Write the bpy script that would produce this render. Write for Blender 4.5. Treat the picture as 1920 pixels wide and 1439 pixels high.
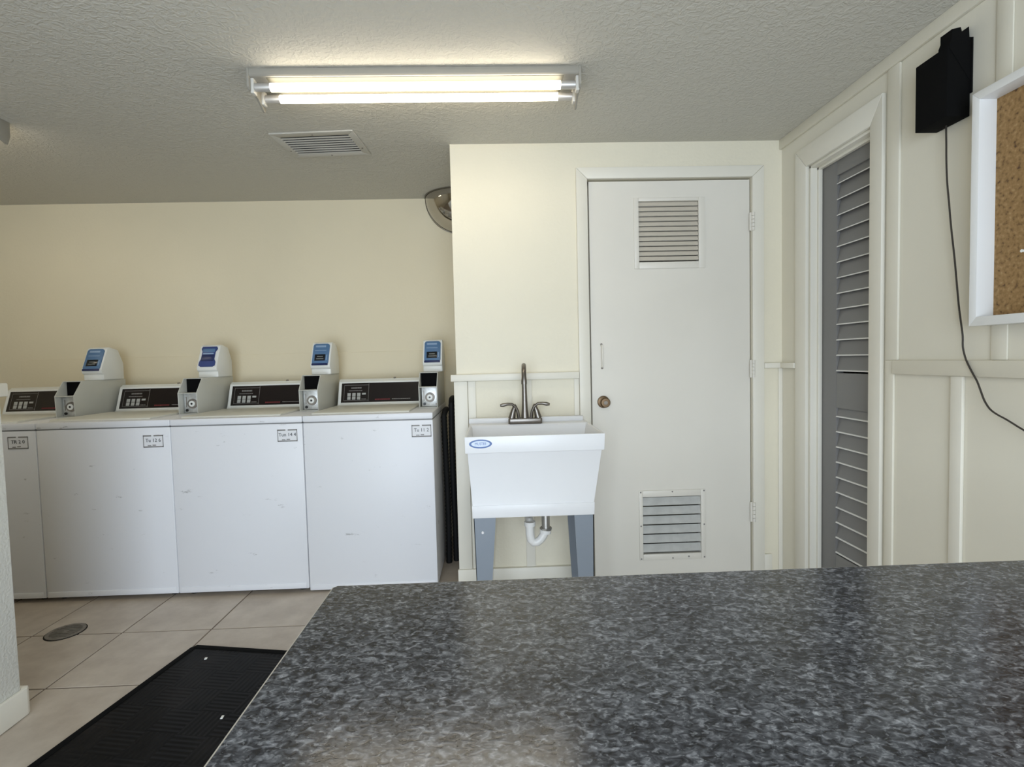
import bpy, bmesh, math, random
from mathutils import Matrix, Vector
for o in list(bpy.data.objects):
    bpy.data.objects.remove(o)
S = bpy.context.scene
COL = S.collection
R = random.Random(7)

# ---------------------------------------------------------------- camera
CAM_H = 1.2
F_PX, YAW, PITCH, ROLL = 962.8, 0.02988, -0.04612, -0.02483
fw = Vector((math.sin(YAW) * math.cos(PITCH), math.cos(YAW) * math.cos(PITCH), math.sin(PITCH)))
rt = Vector((math.cos(YAW), -math.sin(YAW), 0))
up = rt.cross(fw)
r2 = rt * math.cos(ROLL) + up * math.sin(ROLL)
u2 = up * math.cos(ROLL) - rt * math.sin(ROLL)
cam_data = bpy.data.cameras.new('camera')
cam = bpy.data.objects.new('camera', cam_data)
COL.objects.link(cam)
cam.matrix_world = Matrix(((r2.x, u2.x, -fw.x, 0), (r2.y, u2.y, -fw.y, 0), (r2.z, u2.z, -fw.z, CAM_H), (0, 0, 0, 1)))
cam_data.sensor_fit = 'HORIZONTAL'
cam_data.sensor_width = 36.0
cam_data.lens = F_PX / 1920 * 36.0
cam_data.clip_start = 0.01
S.camera = cam

# ---------------------------------------------------------------- world, daylight, exposure
w = bpy.data.worlds.new('sky')
S.world = w
w.use_nodes = True
w.node_tree.nodes['Background'].inputs[0].default_value = (0.72, 0.86, 1.0, 1)
w.node_tree.nodes['Background'].inputs[1].default_value = 1.0
S.view_settings.view_transform = 'Standard'
S.view_settings.look = 'None'
S.view_settings.gamma = 1.0
S.view_settings.use_curve_mapping = False
S.view_settings.exposure = 0.0

def area(name, loc, rot, sx, sy, power, color):
    d = bpy.data.lights.new(name, 'AREA')
    d.shape = 'RECTANGLE'
    d.size, d.size_y, d.energy, d.color = sx, sy, power, color
    o = bpy.data.objects.new(name, d)
    COL.objects.link(o)
    o.location, o.rotation_euler = loc, rot
    return o
DOORWAY = (-1.3, 0.9)          # open doorway in the wall behind the photographer
area('doorway_daylight', (-0.2, -1.62, 1.02), (math.radians(90), 0, 0), 2.15, 2.0, 104.0, (0.76, 0.87, 1.0))
TUBE_EMIT = 12.0

# ---------------------------------------------------------------- materials
def mat(name, col, rough=0.5, metal=0.0, bump=None, vary=0.0, vscale=6.0, spec=0.5, coat=0.0, emit=None):
    m = bpy.data.materials.new(name)
    m.use_nodes = True
    nt = m.node_tree
    b = nt.nodes['Principled BSDF']
    b.inputs['Base Color'].default_value = (*col, 1)
    b.inputs['Roughness'].default_value = rough
    b.inputs['Metallic'].default_value = metal
    b.inputs['Specular IOR Level'].default_value = spec
    if coat:
        b.inputs['Coat Weight'].default_value = coat
        b.inputs['Coat Roughness'].default_value = 0.08
    if emit:
        b.inputs['Emission Color'].default_value = (*emit[0], 1)
        b.inputs['Emission Strength'].default_value = emit[1]
    tc = None
    if bump or vary:
        tc = nt.nodes.new('ShaderNodeTexCoord')
    if bump:
        n = nt.nodes.new('ShaderNodeTexNoise')
        n.inputs['Scale'].default_value = bump[0]
        n.inputs['Detail'].default_value = 3
        nt.links.new(tc.outputs['Object'], n.inputs['Vector'])
        bp = nt.nodes.new('ShaderNodeBump')
        bp.inputs['Strength'].default_value = bump[1]
        bp.inputs['Distance'].default_value = bump[2]
        nt.links.new(n.outputs['Fac'], bp.inputs['Height'])
        nt.links.new(bp.outputs['Normal'], b.inputs['Normal'])
    if vary:
        n = nt.nodes.new('ShaderNodeTexNoise')
        n.inputs['Scale'].default_value = vscale
        n.inputs['Detail'].default_value = 5
        nt.links.new(tc.outputs['Object'], n.inputs['Vector'])
        r = nt.nodes.new('ShaderNodeValToRGB')
        r.color_ramp.elements[0].position, r.color_ramp.elements[1].position = 0.3, 0.7
        r.color_ramp.elements[0].color = (*[c * (1 - vary) for c in col], 1)
        r.color_ramp.elements[1].color = (*[min(1, c * (1 + vary)) for c in col], 1)
        nt.links.new(n.outputs['Fac'], r.inputs[0])
        nt.links.new(r.outputs[0], b.inputs['Base Color'])
    return m

CREAM = (0.80, 0.745, 0.60)
WHITE = (0.80, 0.775, 0.70)
M = {}
M['wall'] = mat('wall_paint', CREAM, 0.55, bump=(70, 0.35, 0.004), vary=0.02, vscale=1.5)
M['wall_back'] = mat('back_wall_paint', (0.76, 0.68, 0.50), 0.6, bump=(70, 0.2, 0.003), vary=0.03, vscale=1.5)
M['wall_right'] = mat('right_wall_paint', (0.76, 0.72, 0.61), 0.5, bump=(90, 0.15, 0.002), vary=0.02, vscale=2)
M['half_wall'] = mat('half_wall_paint', (0.80, 0.80, 0.75), 0.5, bump=(120, 0.6, 0.004))
M['trim'] = mat('trim_paint', (0.785, 0.75, 0.655), 0.42, bump=(40, 0.08, 0.002))
M['door'] = mat('door_paint', (0.76, 0.725, 0.65), 0.38, vary=0.02, vscale=3)
M['white_sheet'] = mat('enamel', (0.80, 0.805, 0.835), 0.42, vary=0.012, vscale=4)
M['console'] = mat('console_plastic', (0.74, 0.73, 0.66), 0.4)
M['coin_paint'] = mat('coin_box_paint', (0.58, 0.58, 0.53), 0.35)
M['black'] = mat('black_plastic', (0.006, 0.006, 0.006), 0.35)
M['black_matte'] = mat('black_matte', (0.004, 0.004, 0.004), 0.9, spec=0.1)
M['glass_black'] = mat('control_glass', (0.010, 0.006, 0.006), 0.16)
M['key'] = mat('key_grey', (0.42, 0.42, 0.40), 0.5)
M['print_red'] = mat('print_red', (0.16, 0.014, 0.018), 0.5)
M['print_grey'] = mat('print_grey', (0.22, 0.21, 0.20), 0.5)
M['print_dark'] = mat('print_dark', (0.05, 0.05, 0.055), 0.6)
M['paper'] = mat('paper', (0.80, 0.80, 0.82), 0.6)
M['steel'] = mat('brushed_steel', (0.55, 0.54, 0.51), 0.35, metal=0.9)
M['zinc'] = mat('zinc_plate', (0.62, 0.62, 0.60), 0.42, metal=0.6, vary=0.12, vscale=60)
M['chrome'] = mat('chrome', (0.75, 0.75, 0.75), 0.12, metal=1.0)
M['nickel'] = mat('brushed_nickel', (0.225, 0.205, 0.185), 0.32, metal=1.0)
M['bronze'] = mat('antique_brass', (0.17, 0.115, 0.07), 0.42, metal=1.0)
M['blue'] = mat('reader_blue', (0.085, 0.175, 0.32), 0.4)
M['blue_light'] = mat('reader_light_blue', (0.26, 0.37, 0.53), 0.4)
M['blue_dark'] = mat('reader_dark_blue', (0.012, 0.025, 0.10), 0.3)
M['navy'] = mat('reader_navy', (0.035, 0.06, 0.20), 0.35)
M['reader_white'] = mat('reader_white', (0.80, 0.80, 0.76), 0.35)
M['screen'] = mat('screen_dark', (0.006, 0.009, 0.014), 0.15)
M['screen_text'] = mat('screen_text', (0.16, 0.17, 0.16), 0.5)
M['tub'] = mat('tub_plastic', (0.82, 0.82, 0.83), 0.32, vary=0.01, vscale=5)
M['leg_grey'] = mat('leg_grey', (0.22, 0.25, 0.29), 0.35)
M['logo_blue'] = mat('logo_blue', (0.06, 0.13, 0.34), 0.4)
M['logo_light'] = mat('logo_light', (0.62, 0.70, 0.88), 0.4)
M['pvc'] = mat('pvc', (0.82, 0.81, 0.78), 0.3)
M['louver_grey'] = mat('louver_grey', (0.20, 0.195, 0.19), 0.38, bump=(60, 0.06, 0.002))
M['louver_highlight'] = mat('louver_painted_highlight', (0.80, 0.79, 0.76), 0.3)  # light catching the slat noses, painted as a pale colour
M['board_frame'] = mat('board_frame_paint', (0.80, 0.80, 0.79), 0.35)
M['vent_paint'] = mat('vent_paint', (0.52, 0.505, 0.46), 0.5)
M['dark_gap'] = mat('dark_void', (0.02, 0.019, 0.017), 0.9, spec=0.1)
M['grout'] = mat('grout', (0.17, 0.13, 0.10), 0.9, vary=0.15, vscale=20)
M['iron'] = mat('cast_iron', (0.24, 0.215, 0.185), 0.5, metal=0.4, vary=0.2, vscale=40)
M['cord'] = mat('cord_rubber', (0.035, 0.028, 0.022), 0.5)
M['strip'] = mat('laminate_core', (0.50, 0.46, 0.40), 0.5)
M['panel'] = mat('support_panel', (0.10, 0.10, 0.105), 0.5)
M['housing'] = mat('fixture_enamel', (0.33, 0.31, 0.265), 0.5)
M['holder'] = mat('lamp_holder', (0.62, 0.60, 0.55), 0.45)
M['tube_cap'] = mat('tube_cap_metal', (0.55, 0.53, 0.50), 0.4, metal=0.5)
M['tube'] = mat('lit_tube', (0.9, 0.88, 0.8), 0.4, emit=((1.0, 0.90, 0.72), TUBE_EMIT))
M['mirror'] = mat('mirror_acrylic', (0.50, 0.475, 0.445), 0.07, metal=1.0)
M['mirror_rim'] = mat('mirror_rim', (0.10, 0.085, 0.06), 0.4)
M['pin'] = mat('pin_white', (0.85, 0.84, 0.8), 0.3)
M['lint'] = mat('lint', (0.85, 0.84, 0.8), 0.8)

def nodes_of(m):
    nt = m.node_tree
    return nt, nt.nodes['Principled BSDF'], nt.nodes.new('ShaderNodeTexCoord')

def ceiling_material():
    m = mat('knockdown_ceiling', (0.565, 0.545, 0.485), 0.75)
    nt, b, tc = nodes_of(m)
    n = nt.nodes.new('ShaderNodeTexNoise')
    n.inputs['Scale'].default_value = 42
    n.inputs['Detail'].default_value = 2.5
    n.inputs['Distortion'].default_value = 1.2
    nt.links.new(tc.outputs['Object'], n.inputs['Vector'])
    r = nt.nodes.new('ShaderNodeValToRGB')
    r.color_ramp.elements[0].position, r.color_ramp.elements[1].position = 0.42, 0.62
    nt.links.new(n.outputs['Fac'], r.inputs[0])
    bp = nt.nodes.new('ShaderNodeBump')
    bp.inputs['Strength'].default_value = 0.34
    bp.inputs['Distance'].default_value = 0.006
    nt.links.new(r.outputs[0], bp.inputs['Height'])
    nt.links.new(bp.outputs['Normal'], b.inputs['Normal'])
    return m
M['ceiling'] = ceiling_material()

def tile_material():
    m = mat('floor_tile', (0.4, 0.35, 0.29), 0.35)
    nt, b, tc = nodes_of(m)
    oi = nt.nodes.new('ShaderNodeObjectInfo')
    add = nt.nodes.new('ShaderNodeVectorMath'); add.operation = 'ADD'
    sc = nt.nodes.new('ShaderNodeVectorMath'); sc.operation = 'SCALE'
    sc.inputs['Scale'].default_value = 9.0
    comb = nt.nodes.new('ShaderNodeCombineXYZ')
    for k in range(3):
        nt.links.new(oi.outputs['Random'], comb.inputs[k])
    nt.links.new(comb.outputs[0], sc.inputs[0])
    nt.links.new(tc.outputs['Object'], add.inputs[0])
    nt.links.new(sc.outputs[0], add.inputs[1])
    n = nt.nodes.new('ShaderNodeTexNoise')
    n.inputs['Scale'].default_value = 7
    n.inputs['Detail'].default_value = 8
    n.inputs['Roughness'].default_value = 0.62
    nt.links.new(add.outputs[0], n.inputs['Vector'])
    r = nt.nodes.new('ShaderNodeValToRGB')
    r.color_ramp.elements[0].position, r.color_ramp.elements[1].position = 0.25, 0.75
    r.color_ramp.elements[0].color = (0.39, 0.325, 0.262, 1)
    r.color_ramp.elements[1].color = (0.59, 0.515, 0.43, 1)
    nt.links.new(n.outputs['Fac'], r.inputs[0])
    nt.links.new(r.outputs[0], b.inputs['Base Color'])
    return m
M['tile'] = tile_material()

def counter_material():
    m = mat('granite_laminate', (0.06, 0.06, 0.065), 0.17)
    nt, b, tc = nodes_of(m)
    mp = nt.nodes.new('ShaderNodeMapping')
    mp.inputs['Rotation'].default_value = (0, 0, math.radians(18))
    mp.inputs['Scale'].default_value = (1.15, 1.75, 1.0)
    nt.links.new(tc.outputs['Object'], mp.inputs[0])
    def noise(scale, detail, dist, vec=mp.outputs[0]):
        n = nt.nodes.new('ShaderNodeTexNoise')
        n.inputs['Scale'].default_value = scale
        n.inputs['Detail'].default_value = detail
        n.inputs['Distortion'].default_value = dist
        nt.links.new(vec, n.inputs['Vector'])
        return n.outputs['Fac']
    a = noise(17, 3, 0.5)
    c = noise(84, 8, 1.0)
    d = noise(135, 5, 0.8)
    def ramp(fac, stops):
        r = nt.nodes.new('ShaderNodeValToRGB')
        while len(r.color_ramp.elements) < len(stops):
            r.color_ramp.elements.new(0.5)
        for e, (p, col) in zip(r.color_ramp.elements, stops):
            e.position, e.color = p, (*col, 1)
        nt.links.new(fac, r.inputs[0])
        return r.outputs[0]
    base = ramp(c, [(0.36, (0.018, 0.019, 0.023)), (0.47, (0.050, 0.053, 0.062)), (0.56, (0.100, 0.105, 0.118)), (0.68, (0.22, 0.228, 0.25))])
    dark = ramp(a, [(0.36, (0.7, 0.7, 0.72)), (0.64, (1.3, 1.3, 1.3))])
    fleck = ramp(d, [(0.57, (0, 0, 0)), (0.68, (0.15, 0.155, 0.165))])
    mul = nt.nodes.new('ShaderNodeMix'); mul.data_type = 'RGBA'; mul.blend_type = 'MULTIPLY'
    mul.inputs[0].default_value = 1.0
    nt.links.new(base, mul.inputs[6]); nt.links.new(dark, mul.inputs[7])
    ad = nt.nodes.new('ShaderNodeMix'); ad.data_type = 'RGBA'; ad.blend_type = 'ADD'
    ad.inputs[0].default_value = 1.0
    nt.links.new(mul.outputs[2], ad.inputs[6]); nt.links.new(fleck, ad.inputs[7])
    nt.links.new(ad.outputs[2], b.inputs['Base Color'])
    bp = nt.nodes.new('ShaderNodeBump')
    bp.inputs['Strength'].default_value = 0.12
    bp.inputs['Distance'].default_value = 0.001
    nt.links.new(c, bp.inputs['Height'])
    nt.links.new(bp.outputs['Normal'], b.inputs['Normal'])
    return m
M['counter'] = counter_material()

def mat_rubber():
    m = mat('mat_rubber', (0.006, 0.005, 0.005), 0.6, spec=0.12)
    nt, b, tc = nodes_of(m)
    mp = nt.nodes.new('ShaderNodeMapping')
    mp.inputs['Scale'].default_value = (9, 9, 9)
    nt.links.new(tc.outputs['Object'], mp.inputs[0])
    ck = nt.nodes.new('ShaderNodeTexChecker')
    ck.inputs['Scale'].default_value = 1.0
    nt.links.new(mp.outputs[0], ck.inputs['Vector'])
    ws = []
    for d in ('X', 'Y'):
        wv = nt.nodes.new('ShaderNodeTexWave')
        wv.wave_type, wv.bands_direction = 'BANDS', d
        wv.inputs['Scale'].default_value = 1.9
        nt.links.new(mp.outputs[0], wv.inputs['Vector'])
        ws.append(wv.outputs['Fac'])
    mx = nt.nodes.new('ShaderNodeMix'); mx.data_type = 'FLOAT'
    nt.links.new(ck.outputs['Fac'], mx.inputs[0])
    nt.links.new(ws[0], mx.inputs[2]); nt.links.new(ws[1], mx.inputs[3])
    bp = nt.nodes.new('ShaderNodeBump')
    bp.inputs['Strength'].default_value = 0.5
    bp.inputs['Distance'].default_value = 0.003
    nt.links.new(mx.outputs[0], bp.inputs['Height'])
    nt.links.new(bp.outputs['Normal'], b.inputs['Normal'])
    n = nt.nodes.new('ShaderNodeTexNoise'); n.inputs['Scale'].default_value = 5; n.inputs['Detail'].default_value = 6
    nt.links.new(tc.outputs['Object'], n.inputs['Vector'])
    r = nt.nodes.new('ShaderNodeValToRGB')
    r.color_ramp.elements[0].position, r.color_ramp.elements[1].position = 0.5, 0.8
    r.color_ramp.elements[0].color = (0.005, 0.0045, 0.0045, 1)
    r.color_ramp.elements[1].color = (0.020, 0.017, 0.016, 1)
    nt.links.new(n.outputs['Fac'], r.inputs[0]); nt.links.new(r.outputs[0], b.inputs['Base Color'])
    return m
M['mat'] = mat_rubber()

def cork_material():
    m = mat('cork', (0.4, 0.25, 0.1), 0.85)
    nt, b, tc = nodes_of(m)
    v = nt.nodes.new('ShaderNodeTexNoise'); v.inputs['Scale'].default_value = 90; v.inputs['Detail'].default_value = 5
    nt.links.new(tc.outputs['Object'], v.inputs['Vector'])
    r = nt.nodes.new('ShaderNodeValToRGB')
    for _ in range(2):
        r.color_ramp.elements.new(0.5)
    for e, (p, c) in zip(r.color_ramp.elements, [(0.28, (0.09, 0.045, 0.018)), (0.42, (0.25, 0.145, 0.052)), (0.6, (0.32, 0.19, 0.075)), (0.75, (0.42, 0.28, 0.13))]):
        e.position, e.color = p, (*c, 1)
    nt.links.new(v.outputs['Fac'], r.inputs[0]); nt.links.new(r.outputs[0], b.inputs['Base Color'])
    return m
M['cork'] = cork_material()
M['darkening_plate'] = mat('darkening_plate_paint', (0.12, 0.115, 0.09), 0.6)  # dark colour that tones down the glare between the tubes
M['alu'] = mat('dusty_aluminium', (0.50, 0.50, 0.475), 0.45, vary=0.08, vscale=25)
M['seam'] = mat('seam_shadow_gap', (0.22, 0.22, 0.22), 0.6)
M['grille_shaded_paint'] = mat('grille_shaded_paint', (0.58, 0.53, 0.445), 0.45)  # darker than the door: shading of the upper slats put into colour

def scuffed(base):
    nt, b, tc = nodes_of(base)
    mp = nt.nodes.new('ShaderNodeMapping'); mp.inputs['Scale'].default_value = (9, 9, 24)
    oi = nt.nodes.new('ShaderNodeObjectInfo')
    va = nt.nodes.new('ShaderNodeVectorMath'); va.operation = 'ADD'
    nt.links.new(tc.outputs['Object'], va.inputs[0]); nt.links.new(oi.outputs['Random'], va.inputs[1])
    nt.links.new(va.outputs[0], mp.inputs[0])
    n = nt.nodes.new('ShaderNodeTexNoise'); n.inputs['Scale'].default_value = 1.0; n.inputs['Detail'].default_value = 7; n.inputs['Roughness'].default_value = 0.7
    nt.links.new(mp.outputs[0], n.inputs['Vector'])
    r = nt.nodes.new('ShaderNodeValToRGB')
    r.color_ramp.elements[0].position, r.color_ramp.elements[1].position = 0.645, 0.70
    r.color_ramp.elements[0].color = (0.80, 0.805, 0.835, 1)
    r.color_ramp.elements[1].color = (0.48, 0.48, 0.49, 1)
    nt.links.new(n.outputs['Fac'], r.inputs[0]); nt.links.new(r.outputs[0], b.inputs['Base Color'])
scuffed(M['white_sheet'])

# ---------------------------------------------------------------- mesh helpers
class MB:
    def __init__(s):
        s.v, s.f, s.mi, s.cur = [], [], [], 0
    def face(s, idx):
        s.f.append(idx); s.mi.append(s.cur)
    def box(s, x0, y0, z0, x1, y1, z1):
        n = len(s.v)
        s.v += [(x, y, z) for z in (z0, z1) for y in (y0, y1) for x in (x0, x1)]
        for q in ((0, 2, 3, 1), (4, 5, 7, 6), (0, 1, 5, 4), (2, 6, 7, 3), (0, 4, 6, 2), (1, 3, 7, 5)):
            s.face([n + k for k in q])
        return s
    def prism(s, prof, axis, a, b):
        """prof in the plane of the two other axes (in x,y,z order), extruded along axis from a to b"""
        n, k = len(s.v), len(prof)
        for t in (a, b):
            for p, q in prof:
                s.v.append({'x': (t, p, q), 'y': (p, t, q), 'z': (p, q, t)}[axis])
        s.face(list(range(n, n + k))[::-1]); s.face(list(range(n + k, n + 2 * k)))
        for i in range(k):
            j = (i + 1) % k
            s.face([n + i, n + j, n + k + j, n + k + i])
        return s
    def hexa(s, lo, hi):
        n = len(s.v)
        s.v += list(lo) + list(hi)
        s.face([n + 3, n + 2, n + 1, n]); s.face([n + 4, n + 5, n + 6, n + 7])
        for i in range(4):
            j = (i + 1) % 4
            s.face([n + i, n + j, n + 4 + j, n + 4 + i])
        return s
    def tube(s, path, rad, n=12, caps=True):
        path = [Vector(p) for p in path]
        if not isinstance(rad, (list, tuple)):
            rad = [rad] * len(path)
        prev = None
        rings = []
        for i, p in enumerate(path):
            t = (path[min(i + 1, len(path) - 1)] - path[max(i - 1, 0)]).normalized()
            if prev is None:
                a = Vector((0, 0, 1)) if abs(t.z) < 0.9 else Vector((1, 0, 0))
                u = t.cross(a).normalized()
            else:
                u = (prev - t * prev.dot(t)).normalized()
            prev = u
            v = t.cross(u)
            b = len(s.v)
            for k in range(n):
                an = 2 * math.pi * k / n
                s.v.append(tuple(p + (u * math.cos(an) + v * math.sin(an)) * rad[i]))
            rings.append(b)
        for i in range(len(rings) - 1):
            for k in range(n):
                j = (k + 1) % n
                s.face([rings[i] + k, rings[i] + j, rings[i + 1] + j, rings[i + 1] + k])
        if caps:
            s.face([rings[0] + k for k in range(n)][::-1])
            s.face([rings[-1] + k for k in range(n)])
        return s
    def cyl(s, p0, p1, r0, r1=None, n=20):
        return s.tube([p0, p1], [r0, r0 if r1 is None else r1], n)
    def ring(s, c, r_in, r_out, z0, z1, n=28):
        b = len(s.v)
        for k in range(n):
            an = 2 * math.pi * k / n
            for r in (r_in, r_out):
                for z in (z0, z1):
                    s.v.append((c[0] + r * math.cos(an), c[1] + r * math.sin(an), z))
        for k in range(n):
            i, j = b + 4 * k, b + 4 * ((k + 1) % n)
            s.face([i + 1, j + 1, j + 3, i + 3]); s.face([i, i + 2, j + 2, j])
            s.face([i + 2, i + 3, j + 3, j + 2]); s.face([i, j, j + 1, i + 1])
        return s

def obj(name, mb, mats, parent=None, bevel=0.0, smooth=True, seg=2, loc=None, rot=None):
    me = bpy.data.meshes.new(name)
    me.from_pydata(mb.v, [], mb.f)
    if not isinstance(mats, (list, tuple)):
        mats = [mats]
    for m in mats:
        me.materials.append(M[m])
    me.polygons.foreach_set('material_index', mb.mi)
    bm = bmesh.new()
    bm.from_mesh(me)
    bmesh.ops.recalc_face_normals(bm, faces=bm.faces)
    if bevel:
        es = [e for e in bm.edges if e.is_manifold and e.calc_face_angle(0) > 0.5]
        bmesh.ops.bevel(bm, geom=es, offset=bevel, segments=seg, profile=0.5, affect='EDGES', clamp_overlap=True)
    bm.to_mesh(me)
    bm.free()
    if smooth:
        me.polygons.foreach_set('use_smooth', [True] * len(me.polygons))
        me.set_sharp_from_angle(angle=math.radians(35))
    o = bpy.data.objects.new(name, me)
    COL.objects.link(o)
    if parent:
        o.parent = parent
    if loc:
        o.location = loc
    if rot:
        o.rotation_euler = rot
    return o

def tag(o, label, cat, group=None):
    o['label'], o['category'] = label, cat
    if group:
        o['group'] = group
    return o

def thing(name, label, cat, loc=(0, 0, 0), rz=0.0, group=None):
    o = bpy.data.objects.new(name, None)
    o.empty_display_size = 0.1
    COL.objects.link(o)
    o.location, o.rotation_euler = loc, (0, 0, rz)
    return tag(o, label, cat, group)

def struct(name, mb, mats, bevel=0.0, label=None, parent=None):
    o = obj(name, mb, mats, parent, bevel)
    if not parent:
        o['kind'] = 'structure'
    if label:
        o['label'] = label
    return o

def text_mesh(name, body, size, m, parent, loc, rot, align='CENTER', xs=1.0, extrude=0.0004):
    cu = bpy.data.curves.new(name, 'FONT')
    cu.body, cu.size, cu.align_x, cu.align_y, cu.extrude, cu.resolution_u = body, size, align, 'CENTER', extrude, 2
    tmp = bpy.data.objects.new('tmp_text', cu)
    COL.objects.link(tmp)
    dg = bpy.context.evaluated_depsgraph_get()
    me = bpy.data.meshes.new_from_object(tmp.evaluated_get(dg))
    bpy.data.objects.remove(tmp)
    me.name = name
    me.materials.clear(); me.materials.append(M[m])
    o = bpy.data.objects.new(name, me)
    COL.objects.link(o)
    o.parent, o.location, o.rotation_euler, o.scale = parent, loc, rot, (xs, 1, 1)
    return o

# ---------------------------------------------------------------- room shell
CEIL, YB, YC, XC, XR, XL, YR = 2.289, 3.495, 2.64, -0.205, 1.492, -3.75, -1.55
FLOOR = struct('floor', MB().box(XL, YR - 1.0, -0.06, XR + 0.1, YB, -0.003), 'grout', label='beige square tiled floor with thin brown grout')
T, TX, TY, G = 0.401, -1.738, 2.344, 0.0036
tile_cache = {}
i0, i1 = math.floor((XL - TX) / T), math.ceil((XR - TX) / T)
j0, j1 = math.floor((YR - TY) / T), math.ceil((YB - TY) / T)
for i in range(i0, i1):
    for j in range(j0, j1):
        bx = lambda n: TX + n * T + (0.13 if n >= 2 else 0.0)     # the tiles right of the third joint are cut wider
        x0, x1 = max(bx(i) + G, XL), min(bx(i + 1) - G, XR)
        y0, y1 = max(TY + j * T + G, YR), min(TY + (j + 1) * T - G, YB)
        if x1 - x0 < 0.02 or y1 - y0 < 0.02:
            continue
        key = (round(x1 - x0, 3), round(y1 - y0, 3))
        if key not in tile_cache:
            a, b = (x1 - x0) / 2, (y1 - y0) / 2
            o = obj('tile', MB().box(-a, -b, -0.01, a, b, 0), 'tile', FLOOR, bevel=0.0015, seg=1)
            tile_cache[key] = o.data
        else:
            o = bpy.data.objects.new('tile', tile_cache[key])
            COL.objects.link(o)
            o.parent = FLOOR
        o.location = ((x0 + x1) / 2, (y0 + y1) / 2, R.uniform(-0.0006, 0.0))
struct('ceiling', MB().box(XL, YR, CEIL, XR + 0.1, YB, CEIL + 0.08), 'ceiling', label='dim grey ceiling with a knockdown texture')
struct('wall_back', MB().box(XL, YB, 0, XR + 0.1, YB + 0.1, CEIL), 'wall_back', label='plain cream wall behind the washing machines')
struct('wall_left', MB().box(XL - 0.1, YR, 0, XL, YB + 0.1, CEIL), 'wall_back')
rw = MB()
rw.box(XL, YR - 0.1, 0, DOORWAY[0], YR, CEIL).box(DOORWAY[1], YR - 0.1, 0, XR, YR, CEIL).box(DOORWAY[0], YR - 0.1, 2.08, DOORWAY[1], YR, CEIL)
struct('wall_rear', rw, 'wall')
# closet that carries the sink and the white door
DX0, DX1, DZ = 0.484, 1.330, 2.104
cw = MB()
cw.box(XC, YC, 0, DX0, YC + 0.1, CEIL).box(DX1, YC, 0, XR, YC + 0.1, CEIL).box(DX0, YC, DZ, DX1, YC + 0.1, CEIL)
struct('wall_closet', cw, 'wall', label='cream closet wall behind the utility sink')
struct('wall_closet_side', MB().box(XC, YC + 0.1, 0, XC + 0.09, YB, CEIL), 'wall')
# right wall with the narrow opening of the louvered door
LY0, LY1, LZ = 1.995, 2.408, 2.072
rr = MB()
rr.box(XR, YR, 0, XR + 0.12, LY0, CEIL).box(XR, LY1, 0, XR + 0.12, YB, CEIL).box(XR, LY0, LZ, XR + 0.12, LY1, CEIL)
struct('wall_right', rr, 'wall_right', label='right wall with battens and chair rail')
# half wall at the left
HX = -1.682
struct('wall_half', MB().box(HX - 0.115, YR, 0, HX, 1.79, 1.118), 'half_wall', bevel=0.006, label='white half wall at the left edge')
tn = [0]
def trim(mb, label, m='trim', bevel=0.003):
    tn[0] += 1
    return struct('trim_%d' % tn[0], mb, m, bevel, label)
trim(MB().box(HX - 0.13, YR, 1.118, HX + 0.014, 1.806, 1.164), 'white cap rail on top of the half wall', bevel=0.005)
struct('baseboard_left', MB().prism([(HX, -1.5), (HX + 0.016, -1.5), (HX + 0.016, 1.796), (HX + 0.006, 1.812), (HX - 0.12, 1.812), (HX - 0.12, 1.79), (HX, 1.79)], 'z', 0.002, 0.098), 'trim', 0.005, 'white baseboard at the foot of the half wall')

# closet trim: casing, chair rail, battens, baseboard
cs = MB()
for p in ([(0.426, 0), (0.4835, 0), (0.4835, DZ), (0.426, 2.161)], [(1.3305, 0), (1.391, 0), (1.391, 2.161), (1.3305, DZ)], [(0.426, 2.161), (0.4835, DZ), (1.3305, DZ), (1.391, 2.161)]):
    cs.prism(p, 'y', YC - 0.018, YC)
trim(cs, 'white casing around the white closet door', bevel=0.004)
trim(MB().box(XC - 0.028, YC - 0.026, 1.096, 0.424, YC, 1.131), 'white chair rail behind the faucet', bevel=0.003)
trim(MB().box(XC - 0.014, YC - 0.013, 0.118, -0.150, YC, 1.096), 'white corner board left of the sink')
trim(MB().box(-0.148, YC - 0.008, 0.118, -0.108, YC, 1.096), 'white batten behind the left end of the sink')
trim(MB().box(0.132, YC - 0.008, 0.118, 0.180, YC, 1.096), 'white batten behind the faucet')
trim(MB().box(0.398, YC - 0.008, 0.118, 0.425, YC, 1.096), 'white batten beside the door casing')
struct('baseboard_closet', MB().box(XC - 0.02, YC - 0.020, 0.002, 0.425, YC, 0.118), 'trim', 0.003, 'white baseboard under the sink')
trim(MB().box(1.391, YC - 0.022, 1.123, XR, YC, 1.151), 'short white chair rail between door casing and corner')
trim(MB().box(XR - 0.022, 2.497, 1.123, XR, YC - 0.022, 1.151), 'short white chair rail on the right wall beside the corner')
trim(MB().box(1.470, YC - 0.009, 0.0, XR, YC, 1.123), 'white corner batten right of the white door')
trim(MB().box(1.391, YC - 0.014, 0.0, 1.432, YC, 0.14), 'small base block right of the white door')
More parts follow.
